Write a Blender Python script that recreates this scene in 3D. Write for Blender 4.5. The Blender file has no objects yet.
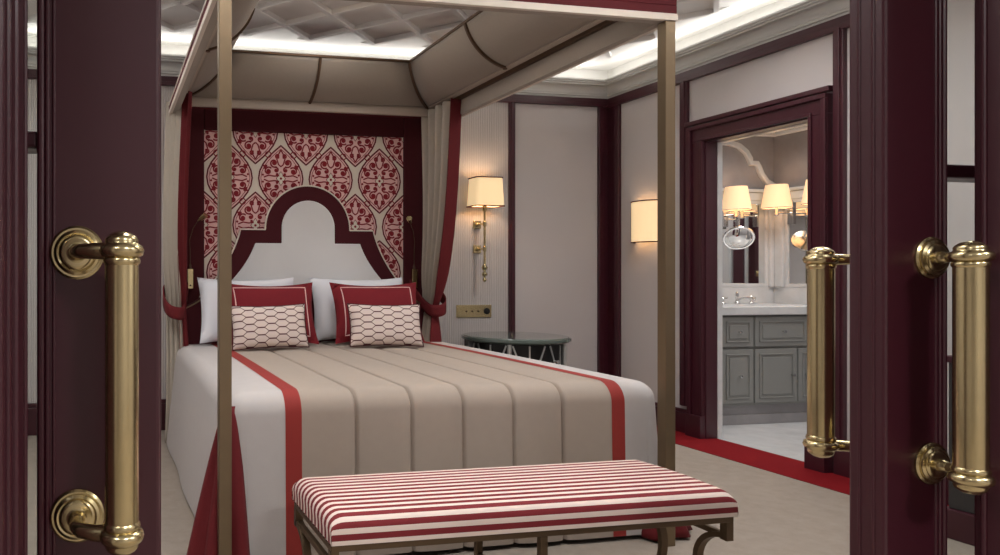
import bpy, bmesh, math, random
from mathutils import Vector, Matrix
R = math.radians; PI = math.pi
random.seed(7)
scene = bpy.context.scene
COL = scene.collection

# ------------------------------------------------------------------ materials
def lin(c):
    out = []
    for v in c:
        v = v / 255.0
        out.append(v / 12.92 if v <= 0.04045 else ((v + 0.055) / 1.055) ** 2.4)
    return (out[0], out[1], out[2], 1.0)

class NT:
    """small helper around a node tree"""
    def __init__(self, name):
        self.m = bpy.data.materials.new(name); self.m.use_nodes = True
        self.t = self.m.node_tree; self.n = self.t.nodes; self.l = self.t.links
        self.b = self.n.get('Principled BSDF'); self.out = self.n.get('Material Output')
    def node(self, typ, **kw):
        nd = self.n.new(typ)
        for k, v in kw.items(): setattr(nd, k, v)
        return nd
    def link(self, a, b): self.l.new(a, b)
    def math(self, op, a, b=None, clamp=False):
        nd = self.n.new('ShaderNodeMath'); nd.operation = op; nd.use_clamp = clamp
        for i, v in enumerate((a, b)):
            if v is None: continue
            if isinstance(v, (int, float)): nd.inputs[i].default_value = v
            else: self.l.new(v, nd.inputs[i])
        return nd.outputs[0]
    def coord(self):
        nd = self.n.new('ShaderNodeTexCoord'); return nd.outputs['Object']
    def sep(self, v):
        nd = self.n.new('ShaderNodeSeparateXYZ'); self.l.new(v, nd.inputs[0]); return nd.outputs
    def noise(self, scale, detail=3, rough=.5, vec=None):
        nd = self.n.new('ShaderNodeTexNoise'); nd.inputs['Scale'].default_value = scale
        nd.inputs['Detail'].default_value = detail; nd.inputs['Roughness'].default_value = rough
        self.l.new(vec if vec is not None else self.coord(), nd.inputs['Vector']); return nd.outputs['Fac']
    def mix(self, fac, a, b):
        nd = self.n.new('ShaderNodeMix'); nd.data_type = 'RGBA'
        if isinstance(fac, (int, float)): nd.inputs['Factor'].default_value = fac
        else: self.l.new(fac, nd.inputs['Factor'])
        for key, v in (('A', a), ('B', b)):
            s = [i for i in nd.inputs if i.name == key and i.type == 'RGBA'][0]
            if isinstance(v, tuple): s.default_value = v
            else: self.l.new(v, s)
        return [o for o in nd.outputs if o.type == 'RGBA'][0]
    def bump(self, h, strength=.2, dist=.01):
        nd = self.n.new('ShaderNodeBump'); nd.inputs['Strength'].default_value = strength
        nd.inputs['Distance'].default_value = dist
        self.l.new(h, nd.inputs['Height']); self.l.new(nd.outputs['Normal'], self.b.inputs['Normal'])

def mat(name, c, rough=.5, metal=0, coat=0, var=.06, vs=8, bump=0, bs=200, sheen=0, spec=None):
    t = NT(name); b = t.b
    col = lin(c)
    dark = (col[0]*(1-var), col[1]*(1-var), col[2]*(1-var), 1); lite = tuple(min(1, v*(1+var)) for v in col[:3]) + (1,)
    t.link(t.mix(t.noise(vs), dark, lite), b.inputs['Base Color'])
    b.inputs['Roughness'].default_value = rough; b.inputs['Metallic'].default_value = metal
    b.inputs['Coat Weight'].default_value = coat; b.inputs['Coat Roughness'].default_value = .15
    b.inputs['Sheen Weight'].default_value = sheen
    if spec is not None: b.inputs['Specular IOR Level'].default_value = spec
    if bump: t.bump(t.noise(bs, 2), bump, .004)
    return t.m

M = {}
M['lacquer'] = mat('burgundy_lacquer', (65, 23, 34), .38, coat=.15, var=.05, vs=3)
M['wallcloth'] = mat('beige_wallcloth', (204, 198, 197), .85, var=.03, vs=2, bump=.15, bs=350)
def ribbed():
    t = NT('ribbed_wallcloth'); x = t.sep(t.coord())[0]
    s = t.math('SINE', t.math('MULTIPLY', x, 2*PI/.016))
    c1, c2 = lin((212, 206, 204)), lin((196, 189, 186))
    t.link(t.mix(t.math('MULTIPLY_ADD', s, .5), c2, c1), t.b.inputs['Base Color'])
    t.b.inputs['Roughness'].default_value = .8
    t.bump(s, .5, .003); return t.m
M['ribbed'] = ribbed()
M['plaster'] = mat('white_plaster', (232, 230, 226), .9, var=.02)
M['cornice'] = mat('cornice_paint', (206, 206, 202), .7, var=.03)
def carpet(name, a, b_, sc=14):
    t = NT(name)
    n1 = t.noise(sc, 6, .7); n2 = t.noise(420, 2)
    t.link(t.mix(t.math('ADD', t.math('MULTIPLY', n1, .6), t.math('MULTIPLY', n2, .4)), lin(a), lin(b_)), t.b.inputs['Base Color'])
    t.b.inputs['Roughness'].default_value = .95; t.b.inputs['Specular IOR Level'].default_value = .2
    t.bump(n2, .5, .006); return t.m
M['carpet'] = carpet('beige_carpet', (128, 117, 107), (180, 169, 157))
M['redcarpet'] = carpet('red_carpet', (104, 6, 14), (138, 16, 26), 40)
M['brass'] = mat('antique_brass', (206, 190, 146), .24, metal=1, var=.1, vs=30)
M['bronze'] = mat('satin_bronze', (130, 113, 90), .36, metal=.75, var=.06, vs=12)
M['benchbronze'] = mat('bench_bronze', (104, 86, 66), .42, metal=.7, var=.06, vs=12)
M['darkbronze'] = mat('dark_bronze', (92, 70, 52), .45, metal=.5, var=.08, vs=20)
M['canopy'] = mat('taupe_fabric', (160, 150, 138), .9, var=.04, vs=40, bump=.25, bs=500, sheen=.1)
M['creamtrim'] = mat('cream_trim_fabric', (220, 210, 198), .85, var=.03, bump=.2, bs=500)
M['redfab'] = mat('red_fabric', (100, 12, 20), .85, var=.08, vs=30, bump=.3, bs=600)
M['redval'] = mat('dark_red_fabric', (84, 7, 18), .85, var=.06, vs=30, bump=.2, bs=500)
M['cushionred'] = mat('crimson_cushion_fabric', (122, 14, 28), .85, var=.05, vs=30, bump=.2, bs=500)
M['redvelvet'] = mat('burgundy_velvet', (70, 6, 18), .9, var=.06, vs=20, bump=.1, bs=500)
M['curtain'] = mat('curtain_linen', (182, 172, 158), .85, var=.05, vs=30, bump=.2, bs=500)
M['ringfab'] = mat('pale_taupe_binding', (186, 174, 160), .85, var=.03, bump=.2, bs=500)
M['bedcream'] = mat('cream_linen', (188, 183, 181), .85, var=.04, vs=20, bump=.3, bs=450)
M['bedtan'] = mat('sand_quilt', (166, 153, 141), .8, var=.04, vs=25, bump=.3, bs=500)
M['bandred'] = mat('brick_red_band', (146, 44, 38), .8, var=.06, vs=40, bump=.2, bs=500)
M['white'] = mat('white_cotton', (232, 234, 240), .85, var=.02, vs=10, bump=.2, bs=150)
M['hbwhite'] = mat('pale_headboard_fabric', (226, 227, 227), .85, var=.02, bump=.15, bs=500)
M['ivory'] = mat('ivory_fabric', (232, 222, 208), .85, var=.03, bump=.15, bs=500)
M['pink'] = mat('pink_fabric', (238, 198, 194), .85, var=.05, vs=60)
M['pattred'] = mat('red_pattern', (140, 28, 40), .85, var=.08, vs=60)
M['pattdark'] = mat('dark_red_pattern', (104, 20, 32), .85, var=.06, vs=60)
M['blackglass'] = mat('black_lacquer', (9, 10, 10), .3)
M['chrome'] = mat('chrome', (214, 214, 214), .14, metal=1, var=.02)
M['steel'] = mat('brushed_silver', (206, 208, 206), .35, metal=.8, var=.05)
M['tabletop'] = mat('smoked_glass', (92, 104, 98), .06, coat=.6, var=.05)
M['vanity'] = mat('grey_paint', (142, 142, 138), .45, var=.02)
M['darkgrey'] = mat('dark_panel', (58, 56, 56), .4, var=.3, vs=160)
M['redtrim'] = mat('dark_piping', (70, 18, 22), .8)
M['socketblack'] = mat('black_plastic', (16, 15, 14), .4)
def marble(name, a, b_, sc):
    t = NT(name); n = t.noise(sc, 8, .62)
    t.link(t.mix(n, lin(a), lin(b_)), t.b.inputs['Base Color'])
    t.b.inputs['Roughness'].default_value = .18; return t.m
M['marble'] = marble('white_marble', (186, 186, 186), (232, 232, 232), 6)
M['greymarble'] = marble('grey_marble', (122, 118, 119), (180, 176, 177), 3)
def mirror():
    t = NT('mirror'); t.b.inputs['Metallic'].default_value = 1; t.b.inputs['Roughness'].default_value = .02
    t.link(t.mix(t.noise(2), (.82, .84, .84, 1), (.86, .87, .87, 1)), t.b.inputs['Base Color']); return t.m
M['mirror'] = mirror()
def pane():
    t = NT('clear_glass'); t.n.remove(t.b)
    tr = t.node('ShaderNodeBsdfTransparent'); gl = t.node('ShaderNodeBsdfGlossy'); gl.inputs['Roughness'].default_value = .02
    tr.inputs['Color'].default_value = (.93, .95, .94, 1)
    mx = t.node('ShaderNodeMixShader'); mx.inputs[0].default_value = .05; t.link(tr.outputs[0], mx.inputs[1]); t.link(gl.outputs[0], mx.inputs[2])
    t.link(mx.outputs[0], t.out.inputs['Surface']); return t.m
M['glass'] = pane()
def emit(name, c, s):
    t = NT(name)
    t.link(t.mix(t.noise(20), lin(c), lin(c)), t.b.inputs['Base Color'])
    t.b.inputs['Emission Color'].default_value = lin(c); t.b.inputs['Emission Strength'].default_value = s
    t.b.inputs['Roughness'].default_value = .9; return t.m
M['shade'] = emit('lit_cream_shade', (255, 222, 172), .58)
M['bathshade'] = emit('lit_ivory_shade', (255, 218, 170), .5)
M['cove'] = emit('cove_led', (255, 252, 246), 1.3)
M['diffuser'] = emit('fill_diffuser', (255, 240, 220), 6.0)  # glowing disc of the added ceiling fill lights
def chainlink():
    t = NT('cream_chain_pattern'); o = t.sep(t.coord()); x, z = o[0], o[2]
    P, H = .135, .045
    fx = t.math('FRACT', t.math('ADD', t.math('DIVIDE', x, P), 50.0))
    tri = t.math('SUBTRACT', t.math('MULTIPLY', t.math('ABSOLUTE', t.math('SUBTRACT', fx, .5)), 4.0), 1.0)
    w = t.math('MAXIMUM', t.math('MINIMUM', t.math('MULTIPLY', tri, 2.7), 1.0), -1.0)
    a = t.math('MULTIPLY', w, H*.225)
    def fam(sgn):
        zz = t.math('ADD' if sgn > 0 else 'SUBTRACT', z, a)
        f = t.math('FRACT', t.math('ADD', t.math('DIVIDE', zz, H), 50.0 if sgn > 0 else 50.5))
        return t.math('LESS_THAN', t.math('ABSOLUTE', t.math('SUBTRACT', f, .5)), .062)
    line = t.math('MAXIMUM', fam(1), fam(-1))
    t.link(t.mix(line, lin((220, 204, 196)), lin((84, 34, 40))), t.b.inputs['Base Color'])
    t.b.inputs['Roughness'].default_value = .85; t.bump(t.noise(400, 2), .3, .003); return t.m
M['chain'] = chainlink()
def stripes():
    t = NT('red_cream_stripes')
    uv = t.n.new('ShaderNodeUVMap'); v = t.sep(uv.outputs[0])[1]
    f = t.math('FRACT', v)
    t.link(t.mix(t.math('GREATER_THAN', f, .53), lin((122, 28, 36)), lin((230, 212, 202))), t.b.inputs['Base Color'])
    t.b.inputs['Roughness'].default_value = .8; t.bump(t.noise(500, 2), .3, .003); return t.m
M['stripe'] = stripes()

# ------------------------------------------------------------------ mesh helpers
class MB:
    def __init__(self): self.bm = bmesh.new(); self.mi = 0; self.uv = None
    def face(self, vs):
        try:
            f = self.bm.faces.new(vs); f.material_index = self.mi; return f
        except ValueError: return None
    def v(self, p): return self.bm.verts.new(p)
    def box(self, x0, x1, y0, y1, z0, z1):
        p = [self.v((x, y, z)) for x in (x0, x1) for y in (y0, y1) for z in (z0, z1)]
        for q in ((0,1,3,2),(4,6,7,5),(0,4,5,1),(2,3,7,6),(0,2,6,4),(1,5,7,3)): self.face([p[i] for i in q])
        return self
    def loft(self, rings, closed=True, cap=True, loop=False):
        rs = [[self.v(p) for p in r] for r in rings]
        n = len(rs[0]); k = len(rs)
        for i in range(k if loop else k-1):
            a, b = rs[i], rs[(i+1) % k]
            for j in range(n if closed else n-1):
                self.face([a[j], a[(j+1) % n], b[(j+1) % n], b[j]])
        if cap and not loop:
            self.face(list(reversed(rs[0]))); self.face(rs[-1])
        return rs
    def lathe(self, prof, c=(0,0,0), axis='Z', n=24, flute=None):
        """prof: (radius, height) list along the axis from c"""
        rings = []
        for r, h in prof:
            ring = []
            for i in range(n):
                a = 2*PI*i/n; rr = max(r, 1e-4)
                if flute: rr *= 1 + flute*(i % 2)
                u, w = rr*math.cos(a), rr*math.sin(a)
                p = {'Z': (u, w, h), 'Y': (u, h, w), 'X': (h, u, w)}[axis]
                ring.append((c[0]+p[0], c[1]+p[1], c[2]+p[2]))
            rings.append(ring)
        self.loft(rings); return self
    def tube(self, pts, r, n=10, cap=True, loop=False):
        pts = [Vector(p) for p in pts]; rings = []
        up = None; k = len(pts)
        for i, p in enumerate(pts):
            if loop: d = (pts[(i+1) % k]-pts[i-1]).normalized()
            else: d = (pts[min(i+1, k-1)]-pts[max(i-1, 0)]).normalized()
            if up is None:
                ref = Vector((0,0,1)) if abs(d.z) < .9 else Vector((1,0,0))
                up = (ref - d*ref.dot(d)).normalized()
            else: up = (up - d*up.dot(d)).normalized()
            s = d.cross(up); rr = r[i] if isinstance(r, (list, tuple)) else r
            rings.append([p + up*rr*math.cos(2*PI*j/n+PI/n) + s*rr*math.sin(2*PI*j/n+PI/n) for j in range(n)])
        self.loft(rings, cap=cap, loop=loop); return self
    def bar(self, pts, w, h, side=(1,0,0)):
        """rectangular bar along a path: w across 'side', h the other way"""
        pts = [Vector(p) for p in pts]; k = len(pts); rings = []; sd = Vector(side)
        for i, p in enumerate(pts):
            d = (pts[min(i+1, k-1)]-pts[max(i-1, 0)]).normalized()
            s = (sd - d*sd.dot(d)).normalized(); u = d.cross(s)
            rings.append([p+s*w/2*a+u*h/2*b for a, b in ((-1,-1),(1,-1),(1,1),(-1,1))])
        self.loft(rings); return self
    def prism(self, poly, y0, y1, plane='XZ'):
        def P(u, w, y): return (u, y, w) if plane == 'XZ' else ((y, u, w) if plane == 'YZ' else (u, w, y))
        a = [self.v(P(u, w, y0)) for u, w in poly]; b = [self.v(P(u, w, y1)) for u, w in poly]; n = len(poly)
        self.face(a); self.face(list(reversed(b)))
        for i in range(n): self.face([a[i], b[i], b[(i+1) % n], a[(i+1) % n]])
        return self
    def grid(self, pts):
        vs = [[self.v(p) for p in row] for row in pts]
        for i in range(len(vs)-1):
            for j in range(len(vs[0])-1):
                self.face([vs[i][j], vs[i][j+1], vs[i+1][j+1], vs[i+1][j]])
        return vs
    def build(self, name, mats, parent=None, smooth=30, bevel=0, seg=2, weld=False, sub=0, solid=0, fixn=True):
        if weld: bmesh.ops.remove_doubles(self.bm, verts=self.bm.verts, dist=1e-4)
        if fixn: bmesh.ops.recalc_face_normals(self.bm, faces=self.bm.faces)
        me = bpy.data.meshes.new(name); self.bm.to_mesh(me); self.bm.free()
        if not isinstance(mats, (list, tuple)): mats = [mats]
        for m in mats: me.materials.append(M[m])
        if smooth:
            me.polygons.foreach_set('use_smooth', [True]*len(me.polygons))
            me.set_sharp_from_angle(angle=R(smooth))
        o = bpy.data.objects.new(name, me); COL.objects.link(o)
        if parent is not None:
            o.parent = parent
            w = world(parent)
            if w.to_translation().length > 0 or True:
                o.matrix_parent_inverse = w.inverted() if not getattr(self, 'local', False) else Matrix()
        if bevel:
            md = o.modifiers.new('bevel', 'BEVEL'); md.width = bevel; md.segments = seg; md.limit_method = 'ANGLE'; md.angle_limit = R(40)
        if solid:
            md = o.modifiers.new('solid', 'SOLIDIFY'); md.thickness = solid; md.offset = 0
        if sub:
            md = o.modifiers.new('sub', 'SUBSURF'); md.levels = sub; md.render_levels = sub
        return o

def world(o):
    m = Matrix.LocRotScale(o.location, o.rotation_euler, o.scale)
    if o.parent is not None: m = world(o.parent) @ o.matrix_parent_inverse @ m
    return m
def tag(o, label, cat, group=None, kind=None):
    o['label'] = label; o['category'] = cat
    if group: o['group'] = group
    if kind: o['kind'] = kind
    return o
def thing(name, loc, label, cat, group=None, rot=(0,0,0)):
    o = bpy.data.objects.new(name, None); COL.objects.link(o); o.location = loc; o.rotation_euler = rot
    o.empty_display_size = .1
    return tag(o, label, cat, group)
def local(mb): mb.local = True; return mb
def struct(name, mb, mats, **kw):
    o = mb.build(name, mats, **kw); o['kind'] = 'structure'; return o
def copy_tree(o, parent=None):
    c = o.copy(); COL.objects.link(c)
    if parent is not None:
        c.parent = parent; c.matrix_parent_inverse = o.matrix_parent_inverse.copy()
    for ch in list(o.children): copy_tree(ch, c)
    return c
def arc(cx, cy, r, a0, a1, n):
    return [(cx+r*math.cos(R(a0+(a1-a0)*i/n)), cy+r*math.sin(R(a0+(a1-a0)*i/n))) for i in range(n+1)]

# ------------------------------------------------------------------ room shell
XL, XR, YF, YB, ZC = -1.40, 4.165, 1.27, 5.258, 2.884
ZT = 2.644           # underside of the cornice
DY0, DY1, DZ = 3.492, 4.249, 2.102        # bathroom doorway
WT = .09
struct('floor', MB().box(XL-.1, XR, YF-.40, YB+.1, -.06, 0), 'carpet', smooth=0)
b = MB().box(3.825, XR-.001, 2.75, YB-.001, .0, .004).box(XR-.001, XR+.06, DY0, DY1, 0, .004)
struct('trim_1', b, 'redcarpet', smooth=0)
b = MB().box(XL-.1, 3.262, YB, YB+.1, -.06, ZC+.1); struct('wall_back', b, 'ribbed', smooth=0)
b = MB().box(3.262, XR+WT, YB, YB+.1, -.06, ZC+.1); struct('wall_back_right', b, 'wallcloth', smooth=0)
b = MB().box(XR, XR+WT, YF-.40, DY0, -.06, ZC+.1).box(XR, XR+WT, DY1, YB, -.06, ZC+.1).box(XR, XR+WT, DY0, DY1, DZ, ZC+.1)
struct('wall_right', b, 'wallcloth', smooth=0)
struct('wall_left', MB().box(XL-.1, XL, YF-.40, YB, -.06, ZC+.1), 'wallcloth', smooth=0)
struct('ceiling', MB().box(XL-.1, XR+WT, YF-.40, YB+.1, ZC, ZC+.1), 'plaster', smooth=0)
# wall towards the hall: inner skin, leaving the sliding doors' pocket
HL, HR = -.155, 2.12
b = MB().box(XL, HL, YF, YF+.06, 0, ZC).box(HR, XR, YF, YF+.06, 0, ZC).box(HL, HR, YF, YF+.06, 2.36, ZC)
struct('wall_front', b, 'wallcloth', smooth=0)
JL, JR = -.122, 1.667
b = MB().box(-2.2, JL, .93, 1.085, 0, 2.75).box(JR, 3.4, .93, 1.085, 0, 2.75).box(JL, JR, .93, 1.085, 2.36, 2.75)
b.box(JL-.03, JL-.006, .905, .93, 0, 2.36).box(JR+.006, JR+.03, .905, .93, 0, 2.36)
struct('wall_front_hall', b, 'lacquer', smooth=0, bevel=.004)
b = MB()
b.lathe([(.006, 0), (.006, 2.36)], (JL+.002, .95, 0), n=10).lathe([(.005, 0), (.005, 2.36)], (JL+.001, 1.068, 0), n=10)
b.lathe([(.005, 0), (.005, 2.36)], (JR-.001, 1.068, 0), n=10)
struct('trim_2', b, 'lacquer')
# hall behind the camera
struct('floor_hall', MB().box(-2.3, 3.5, -2.6, YF-.40, -.06, 0), 'carpet', smooth=0)
struct('wall_hall_left', MB().box(-2.3, -2.2, -2.6, .93, 0, 2.8), 'wallcloth', smooth=0)
struct('wall_hall_right', MB().box(3.4, 3.5, -2.6, .93, 0, 2.8), 'wallcloth', smooth=0)
struct('wall_hall_back', MB().box(-2.3, 3.5, -2.7, -2.6, 0, 2.8), 'wallcloth', smooth=0)
struct('ceiling_hall', MB().box(-2.3, 3.5, -2.7, 1.27, 2.75, 2.85), 'plaster', smooth=0)

# cornice swept round the room with a light trough on top
prof = [(0.0, ZT), (.012, ZT), (.014, ZT+.014), (.026, ZT+.018), (.028, ZT+.03)]
for i in range(9):
    a = R(90*i/8); prof.append((.034+.088*(1-math.cos(a)), ZT+.034+.062*math.sin(a)))
prof += [(.130, ZT+.098), (.132, ZT+.106), (.142, ZT+.110), (.145, ZT+.118), (.142, ZT+.126), (.118, ZT+.126), (.112, ZT+.085), (0.0, ZT+.085)]
def rect_ring(o, z, x0=XL, x1=XR, y0=YF+.06, y1=YB): return [(x0+o, y0+o, z), (x1-o, y0+o, z), (x1-o, y1-o, z), (x0+o, y1-o, z)]
b = MB(); b.loft([rect_ring(o, z) for o, z in prof], cap=False, loop=True)
struct('trim_3', b, 'cornice', smooth=35)
b = MB()
ZL = ZT+.114
for x0, x1, y0, y1 in ((XL+.02, XR-.02, YB-.09, YB-.06), (XL+.02, XR-.02, YF+.12, YF+.15), (XL+.06, XL+.09, YF+.16, YB-.1), (XR-.09, XR-.06, YF+.16, YB-.1)):
    b.box(x0, x1, y0, y1, ZL, ZL+.022)
o = b.build('cove_light', 'cove', smooth=0); tag(o, 'hidden warm light strip lying in the cornice trough all round the ceiling', 'light')

b = MB()
for i, (x0, x1, y0, y1) in enumerate(((XL, XR, YB-.012, YB), (XL, XR, YF+.06, YF+.072), (XL, XL+.012, YF+.072, YB-.012), (XR-.012, XR, YF+.072, YB-.012))): b.box(x0, x1, y0, y1, ZT+.086, ZC)
struct('trim_13', b, 'plaster', smooth=0)
# diagonal lattice on the ceiling
b = MB()
gx, gy, per = 1.431, 4.877, .49
xa, xb, ya, yb_ = gx-5*per, gx+5*per-.03, gy-7*per, gy
def lattice(sgn):
    hh = .034 if sgn > 0 else .0335
    # lines x - gx = sgn*(y - gy) + k*per
    for k in range(-14, 15):
        lo, hi = ya, yb_
        xs = [(xa-gx-k*per)/sgn+gy, (xb-gx-k*per)/sgn+gy]
        lo, hi = max(lo, min(xs)), min(hi, max(xs))
        if hi-lo < .1: continue
        e = .11
        p0, p1 = Vector((gx+sgn*(lo-gy)+k*per, lo)), Vector((gx+sgn*(hi-gy)+k*per, hi))
        d = (p1-p0).normalized(); nrm = Vector((-d.y, d.x))
        rings = []
        for q, w, h in ((p0-d*e, .002, .001), (p0, .015, hh), (p1, .015, hh), (p1+d*e, .002, .001)):
            rings.append([(q.x+nrm.x*w*s, q.y+nrm.y*w*s, z) for s, z in ((-1, ZC), (-1, ZC-h), (1, ZC-h), (1, ZC))])
        b.loft(rings)
lattice(1); lattice(-1)
struct('trim_4', b, 'plaster', smooth=0)

# burgundy wall trims
def rail_y(b, x0, x1, y, z0, z1, t): b.box(x0, x1, y-t, y, z0, z1)
def rail_x(b, y0, y1, x, z0, z1, t): b.box(x-t, x, y0, y1, z0, z1)
b = MB()
rail_y(b, XL, XR, YB, 2.60, ZT, .022); rail_y(b, XL, XR, YB, 2.574, 2.60, .034)
rail_y(b, 3.237, 3.291, YB, .2, 2.58, .022); rail_y(b, 3.250, 3.278, YB, .2, 2.58, .03)
rail_y(b, 4.06, 4.10, YB, 0, 2.60, .028); rail_y(b, 4.10, XR, YB, 0, 2.60, .014)
struct('trim_5', b, 'lacquer', smooth=0, bevel=.004)
b = MB()
rail_x(b, YF+.06, YB, XR, 2.60, ZT, .022); rail_x(b, YF+.06, YB, XR, 2.566, 2.60, .034)
rail_x(b, 5.10, 5.155, XR, 0, 2.60, .028); rail_x(b, 5.155, YB-.014, XR, 0, 2.60, .014)
rail_x(b, 4.41, 4.475, XR, .2, 2.58, .028); rail_x(b, 4.425, 4.455, XR, .2, 2.58, .036)
rail_x(b, 3.305, 3.365, XR, .2, 2.58, .03); rail_x(b, 3.32, 3.345, XR, .2, 2.58, .04)
struct('trim_6', b, 'lacquer', smooth=0, bevel=.004)
b = MB(); rail_y(b, XL, 4.06, YB, 0, .2, .03); rail_y(b, XL, 4.06, YB, .2, .23, .022)
struct('baseboard_back', b, 'lacquer', smooth=0, bevel=.004)
b = MB()
for y0, y1 in ((YF+.06, 3.36), (4.41, 5.10)):
    rail_x(b, y0, y1, XR, 0, .15, .03); rail_x(b, y0, y1, XR, .15, .175, .02)
struct('baseboard_right', b, 'lacquer', smooth=0, bevel=.004)
b = MB().box(XL, XL+.03, YF+.06, YB-.03, 0, .2); struct('baseboard_left', b, 'lacquer', smooth=0, bevel=.004)
# doorway casing to the bathroom
b = MB()
for y0, y1 in ((DY0-.112, DY0), (DY1, DY1+.122)):
    b.box(XR-.045, XR, y0, y1, 0, DZ-.0002)
    out = y0 if y0 < DY0-.05 else y1
    b.box(XR-.066, XR-.045, min(out, out+(.028 if out == y0 else -.028)), max(out, out+(.028 if out == y0 else -.028)), 0, DZ+.0868)
    inn = y1 if out == y0 else y0
    b.box(XR-.056, XR-.045, min(inn, inn+(-.02 if out == y0 else .02)), max(inn, inn+(-.02 if out == y0 else .02)), 0, DZ-.0002)
    b.box(XR-.074, XR, y0-.004, y1+.004, 0, .16)
b.box(XR-.045, XR, DY0-.112, DY1+.122, DZ, DZ+.115)
b.box(XR-.066, XR-.045, DY0-.112, DY1+.122, DZ+.087, DZ+.115)
b.box(XR-.056, XR-.045, DY0-.02, DY1+.02, DZ, DZ+.02)
b.box(XR-.05, XR, DY0-.12, DY1+.16, DZ+.128, DZ+.158)
# jamb lining
b.box(XR-.03, XR+.065, DY0, DY0+.010, 0, DZ).box(XR-.03, XR+.065, DY1-.010, DY1, 0, DZ).box(XR-.03, XR+.065, DY0, DY1, DZ-.010, DZ)
struct('door_3', b, 'lacquer', smooth=0, bevel=.004)

# ------------------------------------------------------------------ sliding doors with brass pulls
FY0, FY1 = 1.14, 1.211
ZH0, ZH1 = .770, 1.187
def pull_handle(parent, rx, gx_, face, sy):
    """sy -1: towards the hall, +1: into the room"""
    gy_ = face+sy*.10
    b = MB()
    r = .0245
    b.lathe([(r*.97, ZH0+.014), (r, ZH0+.02), (r, ZH1-.02), (r*.97, ZH1-.014)], (gx_, gy_, 0), n=56, flute=.012)
    grip = b.build('pull_handle', 'brass', parent, smooth=25)
    for z, s in ((ZH1, 1), (ZH0, -1)):
        b = MB()
        pr = [(.0425, 0), (.0425, .004), (.039, .007), (.036, .007), (.0355, .010), (.031, .013), (.028, .012), (.026, .014), (.022, .016), (.017, .015), (.013, .017), (.0125, .022), (.010, .03), (.009, .032)]
        b.lathe([(q, sy*h) for q, h in pr], (rx, face, z), 'Y', n=36)
        b.build('rose', 'brass', grip, smooth=40)
        b = MB()
        p = [(rx, face+sy*.012, z), (rx, face+sy*.05, z), (rx+(gx_-rx)*.12, face+sy*.068, z), (rx+(gx_-rx)*.4, face+sy*.083, z), (rx+(gx_-rx)*.75, gy_-sy*.008, z), (gx_, gy_, z)]
        pts = []
        for i in range(len(p)-1):
            for k in range(4): pts.append(Vector(p[i]).lerp(Vector(p[i+1]), k/4))
        pts.append(Vector(p[-1]))
        rad = [.0095+.004*min(1, i/len(pts)*1.2) for i in range(len(pts))]
        b.tube(pts, rad, n=14)
        b.build('arm', 'brass', grip, smooth=50)
        b = MB()
        b.lathe([(r*.98, s*-.022), (r*1.1, s*-.018), (r*1.12, s*-.013), (r*1.02, s*-.010), (r*1.25, s*-.007), (r*1.34, 0), (r*1.25, s*.007), (r*1.02, s*.010), (r*.98, s*.0125), (r*1.0, s*.016), (r*.9, s*.020), (r*.6, s*.026), (r*.2, s*.029), (.0005, s*.0295)], (gx_, gy_, z), n=32)
        b.build('cap', 'brass', grip, smooth=50)
    return grip
def sliding_door(name, x0, x1, stile, free):
    """free: x of the leading edge (x0 or x1)"""
    root = bpy.data.objects.new(name, None); COL.objects.link(root); root.location = ((x0+x1)/2, (FY0+FY1)/2, 0); root['kind'] = 'structure'
    b = MB(); H = 2.33
    if free == x1: s0, s1, o0, o1 = x1-stile, x1, x0, x0+.16
    else: s0, s1, o0, o1 = x0, x0+stile, x1-.16, x1
    b.box(s0, s1, FY0, FY1, .012, H); b.box(o0, o1, FY0, FY1, .012, H)
    i0, i1 = (o1, s0) if free == x1 else (s1, o0)
    b.box(i0, i1, FY0, FY1, H-.16, H).box(i0, i1, FY0, FY1, .012, .03).box(i0, i1, FY0+.004, FY1-.004, 1.352, 1.38)
    b.build('frame', 'lacquer', root, smooth=0, bevel=.006)
    # raised beads along the stile's inner edge and the meeting edge
    b = MB()
    inner = s0 if free == x1 else s1
    sg = 1 if free == x1 else -1
    for dx, t in ((.004, .006), (.014, .004), (.024, .003)):
        xx = inner+sg*dx
        b.lathe([(t, .012), (t, H)], (xx, FY0, 0), n=10).lathe([(t, .012), (t, H)], (xx, FY1, 0), n=10)
    b.lathe([(.0035, .012), (.0035, H)], (free-sg*.0 - (0), FY0+.022, 0), n=10)
    b.lathe([(.0035, .012), (.0035, H)], (free, FY1-.022, 0), n=10)
    b.build('bead_moulding', 'lacquer', root)
    for z0, z1 in ((.03, 1.352), (1.38, H-.16)):
        MB().box(i0, i1, (FY0+FY1)/2-.003, (FY0+FY1)/2+.003, z0, z1).build('glass_pane', 'glass', root, smooth=0)
    return root
dl = sliding_door('door_1', -.85, .083, .191, .083)
pull_handle(dl, -.048, .020, FY0, -1); pull_handle(dl, -.048, .020, FY1, 1)
dr = sliding_door('door_2', 1.528, 2.46, .150, 1.528)
pull_handle(dr, 1.642, 1.592, FY0, -1); pull_handle(dr, 1.642, 1.580, FY1, 1)

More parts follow.
